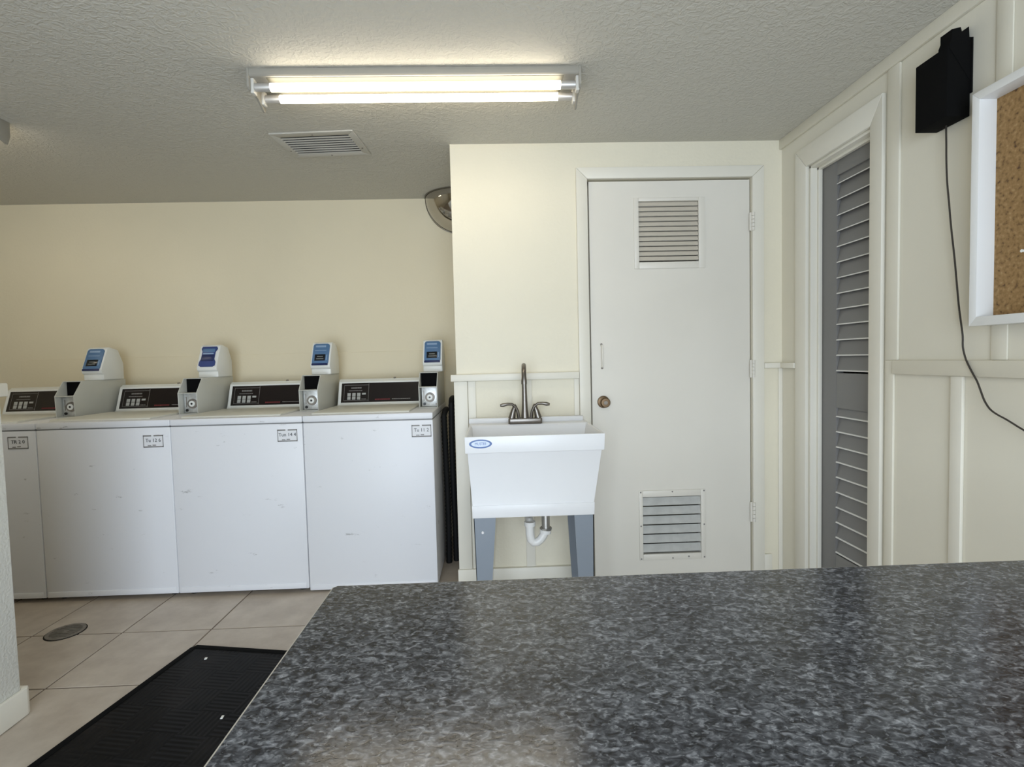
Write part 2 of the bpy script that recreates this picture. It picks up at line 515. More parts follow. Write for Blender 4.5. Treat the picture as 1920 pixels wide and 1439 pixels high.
# right wall trim
trim(MB().box(XR - 0.015, YR, 2.240, XR, YC, CEIL), 'white crown board along the right wall', 'wall_right')
cr = MB()
for p in ([(1.930, 0), (LY0, 0), (LY0, LZ), (1.930, 2.168)], [(LY1, 0), (2.494, 0), (2.494, 2.168), (LY1, LZ)], [(1.930, 2.168), (LY0, LZ), (LY1, LZ), (2.494, 2.168)]):
    cr.prism(p, 'x', XR - 0.018, XR)
trim(cr, 'white casing around the grey louvered door', bevel=0.004)
jm = MB().box(XR + 0.0, LY1 - 0.012, 0, XR + 0.11, LY1, LZ).box(XR, LY0, 0, XR + 0.11, LY0 + 0.012, LZ).box(XR, LY0, LZ - 0.012, XR + 0.11, LY1, LZ)
jm.box(XR + 0.030, LY1 - 0.024, 0, XR + 0.049, LY1 - 0.012, LZ - 0.012).box(XR + 0.030, LY0 + 0.012, 0, XR + 0.049, LY0 + 0.024, LZ - 0.012).box(XR + 0.030, LY0, LZ - 0.024, XR + 0.049, LY1, LZ - 0.012)
trim(jm, 'white jamb lining of the louvered door', bevel=0.0015)
trim(MB().box(XR - 0.010, 1.857, 1.163, XR, 1.915, 2.240), 'white batten right of the louvered door casing, above the rail', 'wall_right')
trim(MB().box(XR - 0.010, 1.875, 0.0, XR, 1.915, 1.163), 'white batten right of the louvered door casing, below the rail', 'wall_right')
trim(MB().box(XR - 0.006, 1.452, 1.163, XR, 1.502, 2.240), 'white batten above the cork board', 'wall_right')
trim(MB().box(XR - 0.018, YR, 1.112, XR, 1.872, 1.163), 'white chair rail under the cork board', 'wall_right')
trim(MB().box(XR - 0.012, 1.588, 0.0, XR, 1.631, 1.112), 'white batten below the chair rail on the right wall')
trim(MB().box(XR - 0.012, 0.90, 0.0, XR, 0.94, 1.112), 'white batten below the chair rail, nearest on the right wall')
# shallow panel lines low on the back wall
trim(MB().box(-3.134, YB - 0.006, 0.0, XC, YB, 1.278), 'cream lower panel of the back wall behind the washers', 'wall_back', 0.002)

# ---------------------------------------------------------------- white closet door
def grille(parent, x0, x1, z0, z1, fx0, fx1, fz0, fz1, n, y, name, screws=(), sm='grille_shaded_paint'):
    g = obj(name, MB().box(fx0, y - 0.006, fz0, x0, y, fz1).box(x1, y - 0.006, fz0, fx1, y, fz1).box(x0, y - 0.006, fz0, x1, y, z0).box(x0, y - 0.006, z1, x1, y, fz1), 'door', parent, bevel=0.002)
    pitch = (z1 - z0 - 0.006) / n
    first = None
    for k in range(n):
        if first is None:      # chevron blade: rises to a ridge, falls away inside
            dp = 0.030 if n < 10 else 0.018
            pr = [(y + 0.001, 0), (y + 0.001, 0.003), (y + dp * 0.45, pitch * 0.80), (y + dp * 0.55, pitch * 0.80), (y + dp + 0.001, 0.003), (y + dp + 0.001, 0), (y + dp - 0.0015, 0), (y + dp * 0.5, pitch * 0.70), (y + 0.0035, 0)]
            o = obj('slat', MB().prism(pr, 'x', x0, x1), sm, g, smooth=False)
            first = o.data
        else:
            o = bpy.data.objects.new('slat', first)
            COL.objects.link(o)
            o.parent = g
        o.location = (0, 0, z0 + 0.009 + k * pitch)
    for sx, sz in screws:
        obj('screw', MB().cyl((sx, y - 0.0075, sz), (sx, y - 0.005, sz), 0.004, n=10), 'print_grey', g)
    return g
DF = YC + 0.002
x0, x1, zt = 0.493, 1.3235, 2.094
UV, LV = (0.747, 1.056, 1.684, 1.992), (0.749, 1.058, 0.158, 0.463)
db = MB()
db.box(x0, DF, 0.012, UV[0], DF + 0.036, zt).box(UV[1] + 0.002, DF, 0.012, x1, DF + 0.036, zt)
db.box(UV[0], DF, UV[3], UV[1] + 0.002, DF + 0.036, zt).box(UV[0], DF, LV[3], UV[1] + 0.002, DF + 0.036, UV[2]).box(UV[0], DF, 0.012, UV[1] + 0.002, DF + 0.036, LV[2])
DOOR = struct('door_1', db, 'door', label='flat white closet door with two vent grilles and a brass knob')
grille(DOOR, UV[0], UV[1], UV[2], UV[3], 0.722, 1.090, 1.650, 2.009, 12, DF, 'upper_grille')
grille(DOOR, LV[0], LV[1], LV[2], LV[3], 0.730, 1.082, 0.126, 0.497, 6, DF, 'lower_grille',
       [(0.738, 0.135), (0.738, 0.489), (1.073, 0.135), (1.073, 0.489), (0.738, 0.31), (1.073, 0.31), (0.905, 0.135), (0.99, 0.141), (0.905, 0.489)], 'alu')
k = obj('knob', MB().tube([(0.551, DF - 0.0, 0.97), (0.551, DF - 0.006, 0.97), (0.551, DF - 0.009, 0.97)], [0.032, 0.031, 0.024], 24).tube([(0.551, DF - 0.008, 0.97), (0.551, DF - 0.025, 0.97), (0.551, DF - 0.034, 0.97), (0.551, DF - 0.050, 0.97), (0.551, DF - 0.058, 0.97), (0.551, DF - 0.0585, 0.97)], [0.011, 0.012, 0.023, 0.026, 0.021, 0.012], 24), 'bronze', DOOR)
k['label'] = 'antique brass door knob'
obj('keyhole', MB().cyl((0.551, DF - 0.0605, 0.97), (0.551, DF - 0.058, 0.97), 0.010, n=16), 'iron', k)
pl = obj('pull_handle', MB().tube([(0.545, DF, 1.262), (0.545, DF - 0.016, 1.262), (0.5455, DF - 0.022, 1.255), (0.547, DF - 0.022, 1.16), (0.547, DF - 0.016, 1.152), (0.547, DF, 1.152)], 0.004, 10), 'door', DOOR)
obj('screw', MB().cyl((0.545, DF - 0.004, 1.268), (0.545, DF, 1.268), 0.006, n=10), 'iron', pl)
obj('screw', MB().cyl((0.547, DF - 0.004, 1.146), (0.547, DF, 1.146), 0.006, n=10), 'iron', pl)
for za, zb in ((1.831, 1.923), (1.077, 1.169), (0.318, 0.423)):
    h = MB()
    for q in range(5):
        d = (zb - za) / 5
        h.cyl((1.331, DF - 0.024, za + q * d + 0.001), (1.331, DF - 0.024, za + (q + 1) * d - 0.001), 0.0075, n=12)
    h.box(1.315, DF - 0.018, za, 1.347, DF - 0.0175 + 0.002, zb)
    obj('hinge', h, 'door', DOOR)
struct('door_stop_trim', MB().box(DX0, DF + 0.038, 0, DX0 + 0.02, DF + 0.06, DZ).box(DX1 - 0.02, DF + 0.038, 0, DX1, DF + 0.06, DZ).box(DX0, DF + 0.038, DZ - 0.02, DX1, DF + 0.06, DZ), 'door').name = 'trim_%d' % (tn[0] + 1)
tn[0] += 1

# ---------------------------------------------------------------- grey louvered door
LX = XR + 0.050
ly0, ly1 = LY0 + 0.014, LY1 - 0.014
sy0, sy1 = ly0 + 0.045, 2.284
ld = MB().box(LX + 0.033, ly0 + 0.01, 0.02, LX + 0.037, ly1 - 0.01, 2.04)  # unseen backing added so no outside light leaks through the slats
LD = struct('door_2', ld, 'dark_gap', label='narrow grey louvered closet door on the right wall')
obj('stile', MB().box(LX, ly0, 0.012, LX + 0.034, sy0, 2.056), 'louver_grey', LD, 0.002)
obj('stile', MB().box(LX, sy1, 0.012, LX + 0.034, ly1, 2.056), 'louver_grey', LD, 0.002)
for za, zb in ((1.985, 2.056), (0.945, 1.104), (0.012, 0.268)):
    obj('rail', MB().box(LX, sy0, za, LX + 0.034, sy1, zb), 'louver_grey', LD, 0.002)
sl = None
for z in [1.112 + 0.0695 * q for q in range(13)] + [0.275 + 0.0698 * q for q in range(10)]:
    if sl is None:
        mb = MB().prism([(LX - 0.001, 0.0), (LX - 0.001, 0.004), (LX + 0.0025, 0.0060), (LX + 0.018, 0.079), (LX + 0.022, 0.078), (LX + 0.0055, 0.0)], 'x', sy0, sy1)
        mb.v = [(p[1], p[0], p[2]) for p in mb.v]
        mb.mi = [0, 0, 1, 1, 0, 0, 0, 0]  # nose faces carry the painted highlight
        o = obj('slat', mb, ['louver_grey', 'louver_highlight'], LD, smooth=False)
        sl = o.data
    else:
        o = bpy.data.objects.new('slat', sl)
        COL.objects.link(o)
        o.parent = LD
    o.location = (0, 0, z)

# ---------------------------------------------------------------- ceiling lights
def ceiling_light(xa, xb, yc, label):
    t = thing('ceiling_light', label, 'light', ((xa + xb) / 2, yc, CEIL), group='fluorescent strip lights')
    L = (xb - xa) / 2
    obj('housing', MB().prism([(-0.072, -0.0005), (-0.072, -0.022), (-0.066, -0.028), (-0.018, -0.030), (0.0, -0.038), (0.018, -0.030), (0.066, -0.028), (0.072, -0.022), (0.072, -0.0005)], 'x', -L, L), 'housing', t, 0.0015)
    obj('darkening_plate', MB().prism([(-0.060, -0.0285), (-0.018, -0.0306), (0.0, -0.0386), (0.018, -0.0306), (0.062, -0.0285), (0.062, -0.0295), (0.018, -0.0316), (0.0, -0.0396), (-0.018, -0.0316), (-0.060, -0.0295)], 'x', -L + 0.06, L - 0.06), 'darkening_plate', t, smooth=False)  # added dark plate, keeps the lit tubes apart from each other
    for s in (-1, 1):
        e = MB().prism([(-0.074, -0.0005), (-0.074, -0.066), (-0.062, -0.074), (0.0, -0.074), (0.050, -0.100), (0.060, -0.100), (0.074, -0.060), (0.074, -0.0005)], 'x', s * L - 0.004, s * L + 0.004)
        obj('end_plate', e, 'housing', t, 0.001)
    for dy in (-0.043, 0.043):
        tb = obj('tube', MB().cyl((-0.540, dy, -0.056), (0.540, dy, -0.056), 0.0148, n=24), 'tube', t)
        for s in (-1, 1):
            obj('end_ferrule', MB().tube([(s * 0.540, dy, -0.056), (s * 0.542, dy, -0.056), (s * 0.596, dy, -0.056)], [0.0150, 0.0154, 0.0150], 20), 'tube_cap', tb)
            obj('lamp_holder', MB().box(s * 0.603 - 0.007, dy - 0.015, -0.082, s * 0.603 + 0.007, dy + 0.015, -0.026), 'holder', t, 0.004)
    return t
ceiling_light(-0.880, 0.341, 2.026, 'lit two-tube fluorescent strip light at the middle of the ceiling')
ceiling_light(-3.32, -2.100, 2.285, 'strip light whose end just shows at the left edge of the ceiling')

# ---------------------------------------------------------------- ceiling vent
vt = thing('ceiling_vent', 'white slatted air vent in the ceiling beside the strip light', 'vent', (-0.828, 2.613, CEIL), math.radians(-4))
fr = MB()
a, b, c, d = 0.200, 0.141, 0.165, 0.102
fr.prism([(-a, -b), (a, -b), (c, -d), (-c, -d)], 'z', -0.008, -0.0005).prism([(-a, b), (-c, d), (c, d), (a, b)], 'z', -0.008, -0.0005)
fr.prism([(-a, -b), (-c, -d), (-c, d), (-a, b)], 'z', -0.008, -0.0005).prism([(a, -b), (a, b), (c, d), (c, -d)], 'z', -0.008, -0.0005)
obj('frame', fr, 'vent_paint', vt, 0.0015)
obj('backing', MB().box(-c, -d, -0.003, c, d, -0.0008), 'dark_gap', vt)
n = 8
for q in range(n):
    y = -d + (q + 0.75) * 2 * d / n
    obj('slat', MB().prism([(y - 0.0045, -0.0042), (y - 0.0050, -0.0056), (y + 0.0035, -0.0086), (y + 0.0040, -0.0072)], 'x', -c, c), 'vent_paint', vt, smooth=False)
for sx, sy in ((0, -0.121), (-0.182, 0.05), (0.182, 0.05), (0, 0.121)):
    obj('screw', MB().cyl((sx, sy, -0.0105), (sx, sy, -0.007), 0.004, n=10), 'iron', vt)

# ---------------------------------------------------------------- corner mirror: an eighth of a sphere
mr = thing('corner_mirror', 'mirrored quarter dome tucked in the ceiling corner beside the closet wall', 'mirror', (XC, YB, CEIL))
RM, N = 0.235, 20
g = MB()
for i in range(N + 1):
    th = math.pi / 2 * i / N
    for j in range(N + 1):
        ph = math.pi / 2 * j / N
        g.v.append((-0.001 - RM * math.sin(th) * math.cos(ph), -0.001 - RM * math.sin(th) * math.sin(ph), -0.001 - RM * math.cos(th)))
for i in range(N):
    for j in range(N):
        p = i * (N + 1) + j
        g.face([p, p + 1, p + N + 2, p + N + 1])
obj('dome', g, 'mirror', mr)
rm = MB().tube([(-0.003 - (RM + 0.001) * math.cos(x * math.pi / 40), -0.003 - (RM + 0.001) * math.sin(x * math.pi / 40), -0.004) for x in range(21)], 0.0035, 8)
obj('rim', rm, 'mirror_rim', mr)
rm2 = MB().tube([(-0.003 - (RM + 0.001) * math.cos(x * math.pi / 40), -0.004, -0.004 - (RM + 0.001) * math.sin(x * math.pi / 40)) for x in range(21)], 0.0025, 8)
obj('rim', rm2, 'mirror', mr)

# ---------------------------------------------------------------- washing machines
MW, MY = 0.674, 2.69
def dashes(x0, x1, z, h, y, rnd, gap=0.35):
    mb = MB(); x = x0
    while x < x1:
        wv = rnd.uniform(0.006, 0.014)
        mb.box(x, y, z, min(x + wv, x1), y + 0.0006, z + h)
        x += wv + 0.0025
    return mb

def card_reader(cb, style, tilt):
    """sits on the coin box; x .565-.685, z 1.14-1.335"""
    h = MB().prism([(0.470, 1.1405), (0.470, 1.172), (0.455, 1.182), (0.452, 1.200), (0.512, 1.330), (0.530, 1.338), (0.600, 1.322), (0.640, 1.240), (0.640, 1.1405)], 'x', 0.566, 0.684)
    ho = obj('card_reader', h, 'reader_white', cb, 0.005)
    # the face leans back: local frame on the slope
    A, B = Vector((0, 0.4515, 1.199)), Vector((0, 0.5115, 1.329))
    e = (B - A).normalized(); nrm = Vector((0, -e.z, e.y))
    def slab(x0, x1, s0, s1, t, m, name, par, corner=0.0):
        L = (B - A).length
        cs_ = []
        def P(x, s, dd):
            p = A + e * (s * L) + nrm * dd
            return (x, p.y, p.z)
        cx_, cs2 = corner, corner / L
        if style == 1 and name == 'face':
            mid = [(x0 + 0.012, s1 * 0.62), (x0 + 0.010, s1 * 0.38)]
            out = [(x0, s0 + .06), (x0 + 0.012, s0), (x1 - 0.012, s0), (x1, s0 + .06), (x1, s0 + .22), (x1 - 0.010, s0 + .36), (x1 - 0.010, s1 - .24), (x1, s1 - .10), (x1 - .006, s1), (x0 + .006, s1), (x0, s1 - .1), (x0 + 0.008, s1 - .24), (x0 + 0.008, s0 + .36), (x0, s0 + .2)]
        elif corner:
            out = [(x0, s0 + cs2), (x0 + cx_ * .3, s0 + cs2 * .3), (x0 + cx_, s0), (x1 - cx_, s0), (x1 - cx_ * .3, s0 + cs2 * .3), (x1, s0 + cs2), (x1, s1 - cs2), (x1 - cx_ * .3, s1 - cs2 * .3), (x1 - cx_, s1), (x0 + cx_, s1), (x0 + cx_ * .3, s1 - cs2 * .3), (x0, s1 - cs2)]
        else:
            out = [(x0, s0), (x1, s0), (x1, s1), (x0, s1)]
        mb = MB(); k_ = len(out)
        mb.v = [P(x, s, 0) for x, s in out] + [P(x, s, t) for x, s in out]
        mb.face(list(range(k_))[::-1]); mb.face(list(range(k_, 2 * k_)))
        for i in range(k_):
            j = (i + 1) % k_
            mb.face([i, j, k_ + j, k_ + i])
        return obj(name, mb, m, par, 0.0008 if t > 0.002 else 0)
    if style == 1:
        f = slab(0.577, 0.673, 0.03, 0.96, 0.006, 'navy', 'face', ho)
        slab(0.588, 0.660, 0.70, 0.86, 0.0068, 'blue', 'badge', f)
        slab(0.586, 0.662, 0.28, 0.58, 0.0068, 'blue_dark', 'display', f)
        slab(0.592, 0.655, 0.60, 0.66, 0.0068, 'blue_light', 'stripe', f)
    else:
        f = slab(0.576, 0.674, 0.0, 0.97, 0.006, 'blue', 'face', ho, 0.014)
        slab(0.576, 0.672, -0.03, 0.055, 0.0075, 'blue_dark', 'lower_lip', f, 0.002)
        slab(0.590, 0.652, 0.80, 0.89, 0.0066, 'blue_light', 'badge', f)
        slab(0.588, 0.656, 0.635, 0.665, 0.0066, 'blue_light', 'stripe', f)
        dsp = slab(0.590, 0.654, 0.17, 0.47, 0.0068, 'screen', 'display', f)
        slab(0.600, 0.644, 0.24, 0.29, 0.0072, 'screen_text', 'display_text', f)
        slab(0.604, 0.640, 0.34, 0.39, 0.0072, 'screen_text', 'display_text', f)
        slab(0.6585, 0.664, 0.20, 0.44, 0.0068, 'blue_light', 'card_slot', f)
    obj('neck', MB().box(0.570, 0.468, 1.1402, 0.680, 0.630, 1.178), 'reader_white', ho, 0.003)
    return ho

def washer(i, x, tagtext, label, dz):
    t = thing('washing_machine', label, 'washer', (x, MY, 0), group='coin-operated washing machines in a row')
    rnd = random.Random(40 + i)
    W = MW
    body = MB().box(0, 0.0, 0.020 + dz, W, 0.690, 0.898)
    bo = obj('cabinet', body, 'white_sheet', t, 0.006)
    for sx in (0.05, W - 0.05):
        for sy in (0.06, 0.62):
            obj('foot', MB().cyl((sx, sy, 0.0), (sx, sy, 0.024 + dz), 0.022, n=14), 'black', t)
    kick = obj('kick_strip', MB().box(0.012, -0.003, 0.024 + dz, W - 0.012, 0.001, 0.052 + dz), 'white_sheet', t, 0.001)
    obj('top_panel', MB().box(0, -0.002, 0.902, W, 0.690, 0.936), 'white_sheet', t, 0.006)
    obj('seam', MB().box(0.003, 0.003, 0.897, W - 0.003, 0.686, 0.903), 'seam', t)
    obj('lid', MB().prism([(0.045, 0.9362), (0.048, 0.943), (0.060, 0.9465), (0.47, 0.9465), (0.475, 0.9362)], 'x', 0.030, 0.545), 'console', t, 0.002)
    # console along the back
    cm = MB().prism([(0.522, 0.9362), (0.522, 0.946), (0.530, 0.950), (0.578, 1.086), (0.586, 1.094), (0.592, 1.092), (0.598, 1.102), (0.690, 1.100), (0.690, 0.9362)], 'x', 0.020, 0.670)
    co = obj('console', cm, 'console', t, 0.002)
    A, B = Vector((0, 0.530, 0.950)), Vector((0, 0.578, 1.086))
    e = (B - A).normalized(); nr = Vector((0, -e.z, e.y)); L = (B - A).length
    def plate(x0, x1, s0, s1, t0, t1):
        mb = MB()
        lo = [A + e * (s * L) + nr * t0 for s in (s0, s1)]
        hi = [A + e * (s * L) + nr * t1 for s in (s0, s1)]
        return mb.hexa([(x0, lo[0].y, lo[0].z), (x1, lo[0].y, lo[0].z), (x1, lo[1].y, lo[1].z), (x0, lo[1].y, lo[1].z)],
                       [(x0, hi[0].y, hi[0].z), (x1, hi[0].y, hi[0].z), (x1, hi[1].y, hi[1].z), (x0, hi[1].y, hi[1].z)])
    bez = MB()
    for q in ((0.024, 0.040, -0.02, 1.0), (0.556, 0.566, -0.02, 1.0), (0.040, 0.556, -0.02, 0.055), (0.040, 0.556, 0.93, 1.0)):
        p = plate(*q, -0.001, 0.005)
        nn = len(bez.v); bez.v += p.v; bez.f += [[nn + z for z in ff] for ff in p.f]; bez.mi += p.mi
    obj('bezel', bez, 'reader_white', t, 0.001)
    cp = obj('control_panel', plate(0.040, 0.556, 0.055, 0.93, 0, 0.0022), 'glass_black', t)
    fr_ = MB()
    for q in ((0.056, 0.2080, 0.83, 0.845), (0.056, 0.0575, 0.14, 0.845), (0.2080, 0.2098, 0.10, 0.90), (0.056, 0.2080, 0.14, 0.152)):
        p = plate(*q, 0.0022, 0.0027)
        nn = len(fr_.v); fr_.v += p.v; fr_.f += [[nn + z for z in ff] for ff in p.f]; fr_.mi += p.mi
    obj('panel_outline', fr_, 'print_grey', cp)
    for cxx in (0.078, 0.108, 0.138):
        for s in (0.18, 0.34):
            obj('key', plate(cxx, cxx + 0.021, s, s + 0.145, 0.0022, 0.0038), 'key', cp, 0.0006)
    obj('key', plate(0.168, 0.192, 0.40, 0.48, 0.0022, 0.0038), 'key', cp, 0.0006)
    pr = MB()
    def line(x0, x1, s0, s1, acc):
        xx = x0
        while xx < x1 - 0.003:
            wv = rnd.uniform(0.004, 0.009)
            p = plate(xx, min(xx + wv, x1), s0, s1, 0.0022, 0.0027)
            nn = len(acc.v); acc.v += p.v; acc.f += [[nn + z for z in ff] for ff in p.f]; acc.mi += p.mi
            xx += wv + 0.0018
    line(0.100, 0.165, 0.68, 0.74, pr); line(0.086, 0.170, 0.57, 0.60, pr); line(0.166, 0.196, 0.19, 0.22, pr); line(0.356, 0.470, 0.165, 0.195, pr)
    obj('small_print', pr, 'print_grey', cp)['kind'] = 'stuff'
    pr2 = MB(); line(0.250, 0.345, 0.14, 0.20, pr2)
    obj('red_print', pr2, 'print_red', cp)['kind'] = 'stuff'
    obj('lock', MB().cyl((0.365, 0.605, 1.100), (0.365, 0.603, 1.108), 0.008, n=14), 'iron', co)
    # coin box at the right end: folded sheet, open towards the front
    X0, X1 = 0.565, 0.672
    side = [(0.260, 0.9365), (0.256, 1.058), (0.318, 1.140), (0.665, 1.140), (0.665, 0.9365)]
    cb = MB().prism(side, 'x', X0, X0 + 0.004).prism(side, 'x', X1 - 0.004, X1)
    xa, xb = X0 + 0.0038, X1 - 0.0038
    cb.box(xa, 0.3185, 1.136, xb, 0.6645, 1.1398).box(xa, 0.2575, 1.054, xb, 0.352, 1.058).box(xa, 0.2605, 0.9367, xb, 0.352, 0.9405).box(xa, 0.351, 0.9367, xb, 0.6645, 1.1355)
    cbo = obj('coin_box', cb, 'coin_paint', t, 0.001)
    obj('coin_display', MB().box(X0 + 0.006, 0.338, 1.0582, X1 - 0.006, 0.3508, 1.1355), 'black_matte', cbo)
    mech = obj('coin_mechanism', MB().box(X0 + 0.012, 0.2950, 0.942, X1 - 0.0055, 0.3508, 1.0535), 'zinc', cbo, 0.002)
    zc = 0.995
    obj('lock_ring', MB().cyl((0.624, 0.2955, zc), (0.624, 0.2890, zc), 0.0285, 0.027, 24), 'iron', mech)
    obj('lock_face', MB().tube([(0.624, 0.2900, zc), (0.624, 0.2850, zc), (0.624, 0.2845, zc)], [0.0175, 0.0165, 0.010], 20), 'reader_white', mech)
    obj('key_slot', MB().cyl((0.624, 0.2842, zc), (0.624, 0.2835, zc), 0.006, n=12), 'black', mech)
    obj('coin_slot', MB().box(0.588, 0.2935, 0.975, 0.592, 0.2955, 1.035), 'iron', mech)
    obj('coin_return', MB().cyl((0.593, 0.2955, 0.957), (0.593, 0.2905, 0.957), 0.008, n=14), 'black', mech)
    obj('rivet', MB().cyl((0.660, 0.2955, 0.955), (0.660, 0.2920, 0.955), 0.004, n=10), 'iron', mech)
    card_reader(cbo, 1 if i == 1 else 0, 0)
    # paper tag on the front
    tx0 = {0: 0.535, 1: 0.536, 2: 0.545, 3: 0.562}[i]
    tz0 = {0: 0.806, 1: 0.794, 2: 0.804, 3: 0.808}[i]
    tg = obj('paper_tag', MB().box(tx0, -0.0010, tz0, tx0 + 0.102, -0.0001, tz0 + 0.064), 'paper', t)
    bd = MB()
    for (a0, b0, a1, b1) in ((0, 0, .102, .006), (0, .0575, .042, .064), (.054, .0575, .102, .064), (0, 0, .0035, .064), (.0985, 0, .102, .064), (.022, .008, .040, .012), (.046, .009, .064, .014)):
        bd.box(tx0 + a0, -0.0016, tz0 + b0, tx0 + a1, -0.0009, tz0 + b1)
    obj('tag_border', bd, 'print_grey', tg)
    text_mesh('tag_lettering', tagtext, 0.026, 'print_dark', tg, (tx0 + 0.051, -0.0016, tz0 + 0.036), (math.radians(90), 0, 0), xs=0.95)
    return t
washer(0, -3.042, 'TR 2 0', 'white coin washer cut off by the half wall, leftmost in the row', 0.0)
washer(1, -2.365, 'Tu 12 6', 'white coin washer with a dark blue waisted card reader, second from left', 0.0)
washer(2, -1.690, 'Tun 14 4', 'white coin washer between the one with navy reader and the one at the closet wall', 0.0)
washer(3, -1.013, 'Tu 11 2', 'white coin washer standing next to the closet wall, its right side showing', -0.012)

# ---------------------------------------------------------------- utility sink
sk = thing('utility_sink', 'white plastic utility sink on grey legs against the cream closet wall', 'sink', (0.15, 2.36, 0))
ox, oy = 0.15, 2.36
def frustum_shell(parts):
    """stack of rectangular rings (x0,y0,x1,y1,z) skinned in order"""
    mb = MB()
    for (xa, ya, xb, yb, z) in parts:
        mb.v += [(xa - ox, ya - oy, z), (xb - ox, ya - oy, z), (xb - ox, yb - oy, z), (xa - ox, yb - oy, z)]
    for q in range(len(parts) - 1):
        for k_ in range(4):
            j = (k_ + 1) % 4
            mb.face([q * 4 + k_, q * 4 + j, q * 4 + 4 + j, q * 4 + 4 + k_])
    return mb
tub = frustum_shell([(-0.117, 2.160, 0.404, 2.600, 0.529), (-0.119, 2.158, 0.406, 2.600, 0.583), (-0.1165, 2.161, 0.4035, 2.600, 0.583), (-0.129, 2.128, 0.434, 2.605, 0.814), (-0.138, 2.120, 0.443, 2.610, 0.815), (-0.139, 2.118, 0.446, 2.612, 0.884), (-0.130, 2.128, 0.437, 2.505, 0.884), (-0.126, 2.134, 0.432, 2.500, 0.872), (-0.095, 2.19, 0.385, 2.47, 0.56)])
n0 = len(tub.v)
tub.face([3, 2, 1, 0]); tub.face([n0 - 4, n0 - 3, n0 - 2, n0 - 1])
obj('basin', tub, 'tub', sk, 0.0035)
obj('backsplash', MB().box(-0.146 - ox, 2.588 - oy, 0.880, 0.436 - ox, 2.612 - oy, 0.908), 'tub', sk, 0.006)
lg = obj('oval_sticker', MB().prism([(0.0475 * math.cos(q * math.pi / 18), 0.0185 * math.sin(q * math.pi / 18)) for q in range(36)], 'y', -0.0006, 0.0), 'logo_blue', sk, loc=(-0.0735 - ox, 2.1185 - oy - 0.0002, 0.8545), rot=(math.radians(-1.6), 0, 0))
lg['label'] = 'blue oval maker sticker'
obj('oval_field', MB().prism([(0.0385 * math.cos(q * math.pi / 18), 0.0128 * math.sin(q * math.pi / 18)) for q in range(36)], 'y', -0.0010, -0.0005), 'logo_light', lg)
text_mesh('sticker_lettering', 'MUSTEE', 0.0165, 'logo_blue', lg, (0, -0.0012, 0), (math.radians(90), 0, 0), xs=0.82)
def leg(xa, xb, xc_, xd, yf, flip, side):
    """tapered sheet-metal angle: wide at the top, narrow at the floor; front plate plus a side flange"""
    mb = MB()
    mb.hexa([(xc_ - ox, yf - oy, 0.0), (xd - ox, yf - oy, 0.0), (xd - ox, yf + 0.003 - oy, 0.0), (xc_ - ox, yf + 0.003 - oy, 0.0)],
            [(xa - ox, yf - oy, 0.535), (xb - ox, yf - oy, 0.535), (xb - ox, yf + 0.003 - oy, 0.535), (xa - ox, yf + 0.003 - oy, 0.535)])
    xo_t, xo_b = (xa, xc_) if side < 0 else (xb, xd)
    d_t, d_b = 0.09 * flip, 0.04 * flip
    s3 = 0.003 * (-side)
    mb.hexa([(xo_b - ox, yf - oy, 0), (xo_b + s3 - ox, yf - oy, 0), (xo_b + s3 - ox, yf + d_b - oy, 0), (xo_b - ox, yf + d_b - oy, 0)],
            [(xo_t - ox, yf - oy, 0.535), (xo_t + s3 - ox, yf - oy, 0.535), (xo_t + s3 - ox, yf + d_t - oy, 0.535), (xo_t - ox, yf + d_t - oy, 0.535)])
    return obj('leg', mb, 'leg_grey', sk, smooth=False)
l1 = leg(-0.113, -0.018, -0.104, -0.060, 2.166, 1, -1)
leg(0.318, 0.402, 0.342, 0.396, 2.166, 1, 1)
leg(-0.105, -0.020, -0.100, -0.064, 2.56, -1, -1)
leg(0.335, 0.400, 0.362, 0.408, 2.56, -1, 1)
obj('bolt', MB().cyl((-0.076 - ox, 2.162 - oy, 0.466), (-0.076 - ox, 2.166 - oy, 0.466), 0.006, n=12), 'chrome', l1)
# faucet
fx, fy = 0.136, 2.530
fa = obj('faucet', MB().prism([(fx - 0.078 - ox, 2.500 - oy), (fx + 0.078 - ox, 2.500 - oy), (fx + 0.084 - ox, 2.508 - oy), (fx + 0.080 - ox, 2.555 - oy), (fx - 0.080 - ox, 2.555 - oy), (fx - 0.084 - ox, 2.508 - oy)], 'z', 0.883, 0.912), 'nickel', sk, 0.005)
spath = [(fx - ox, fy - oy, 0.905), (fx - ox, fy - oy, 0.96), (fx - ox, fy - oy, 1.10)]
for q in range(1, 12):
    an = math.pi * q / 12
    spath.append((fx - 0.004 * (1 - math.cos(an)) - ox, fy - 0.07 + 0.07 * math.cos(an) - oy, 1.10 + 0.072 * math.sin(an)))
spath += [(fx - 0.008 - ox, fy - 0.14 - oy, 1.10), (fx - 0.008 - ox, fy - 0.14 - oy, 1.085)]
obj('spout', MB().tube(spath, [0.020, 0.0145, 0.0115] + [0.0115] * 11 + [0.0135, 0.0135], 16), 'nickel', fa)
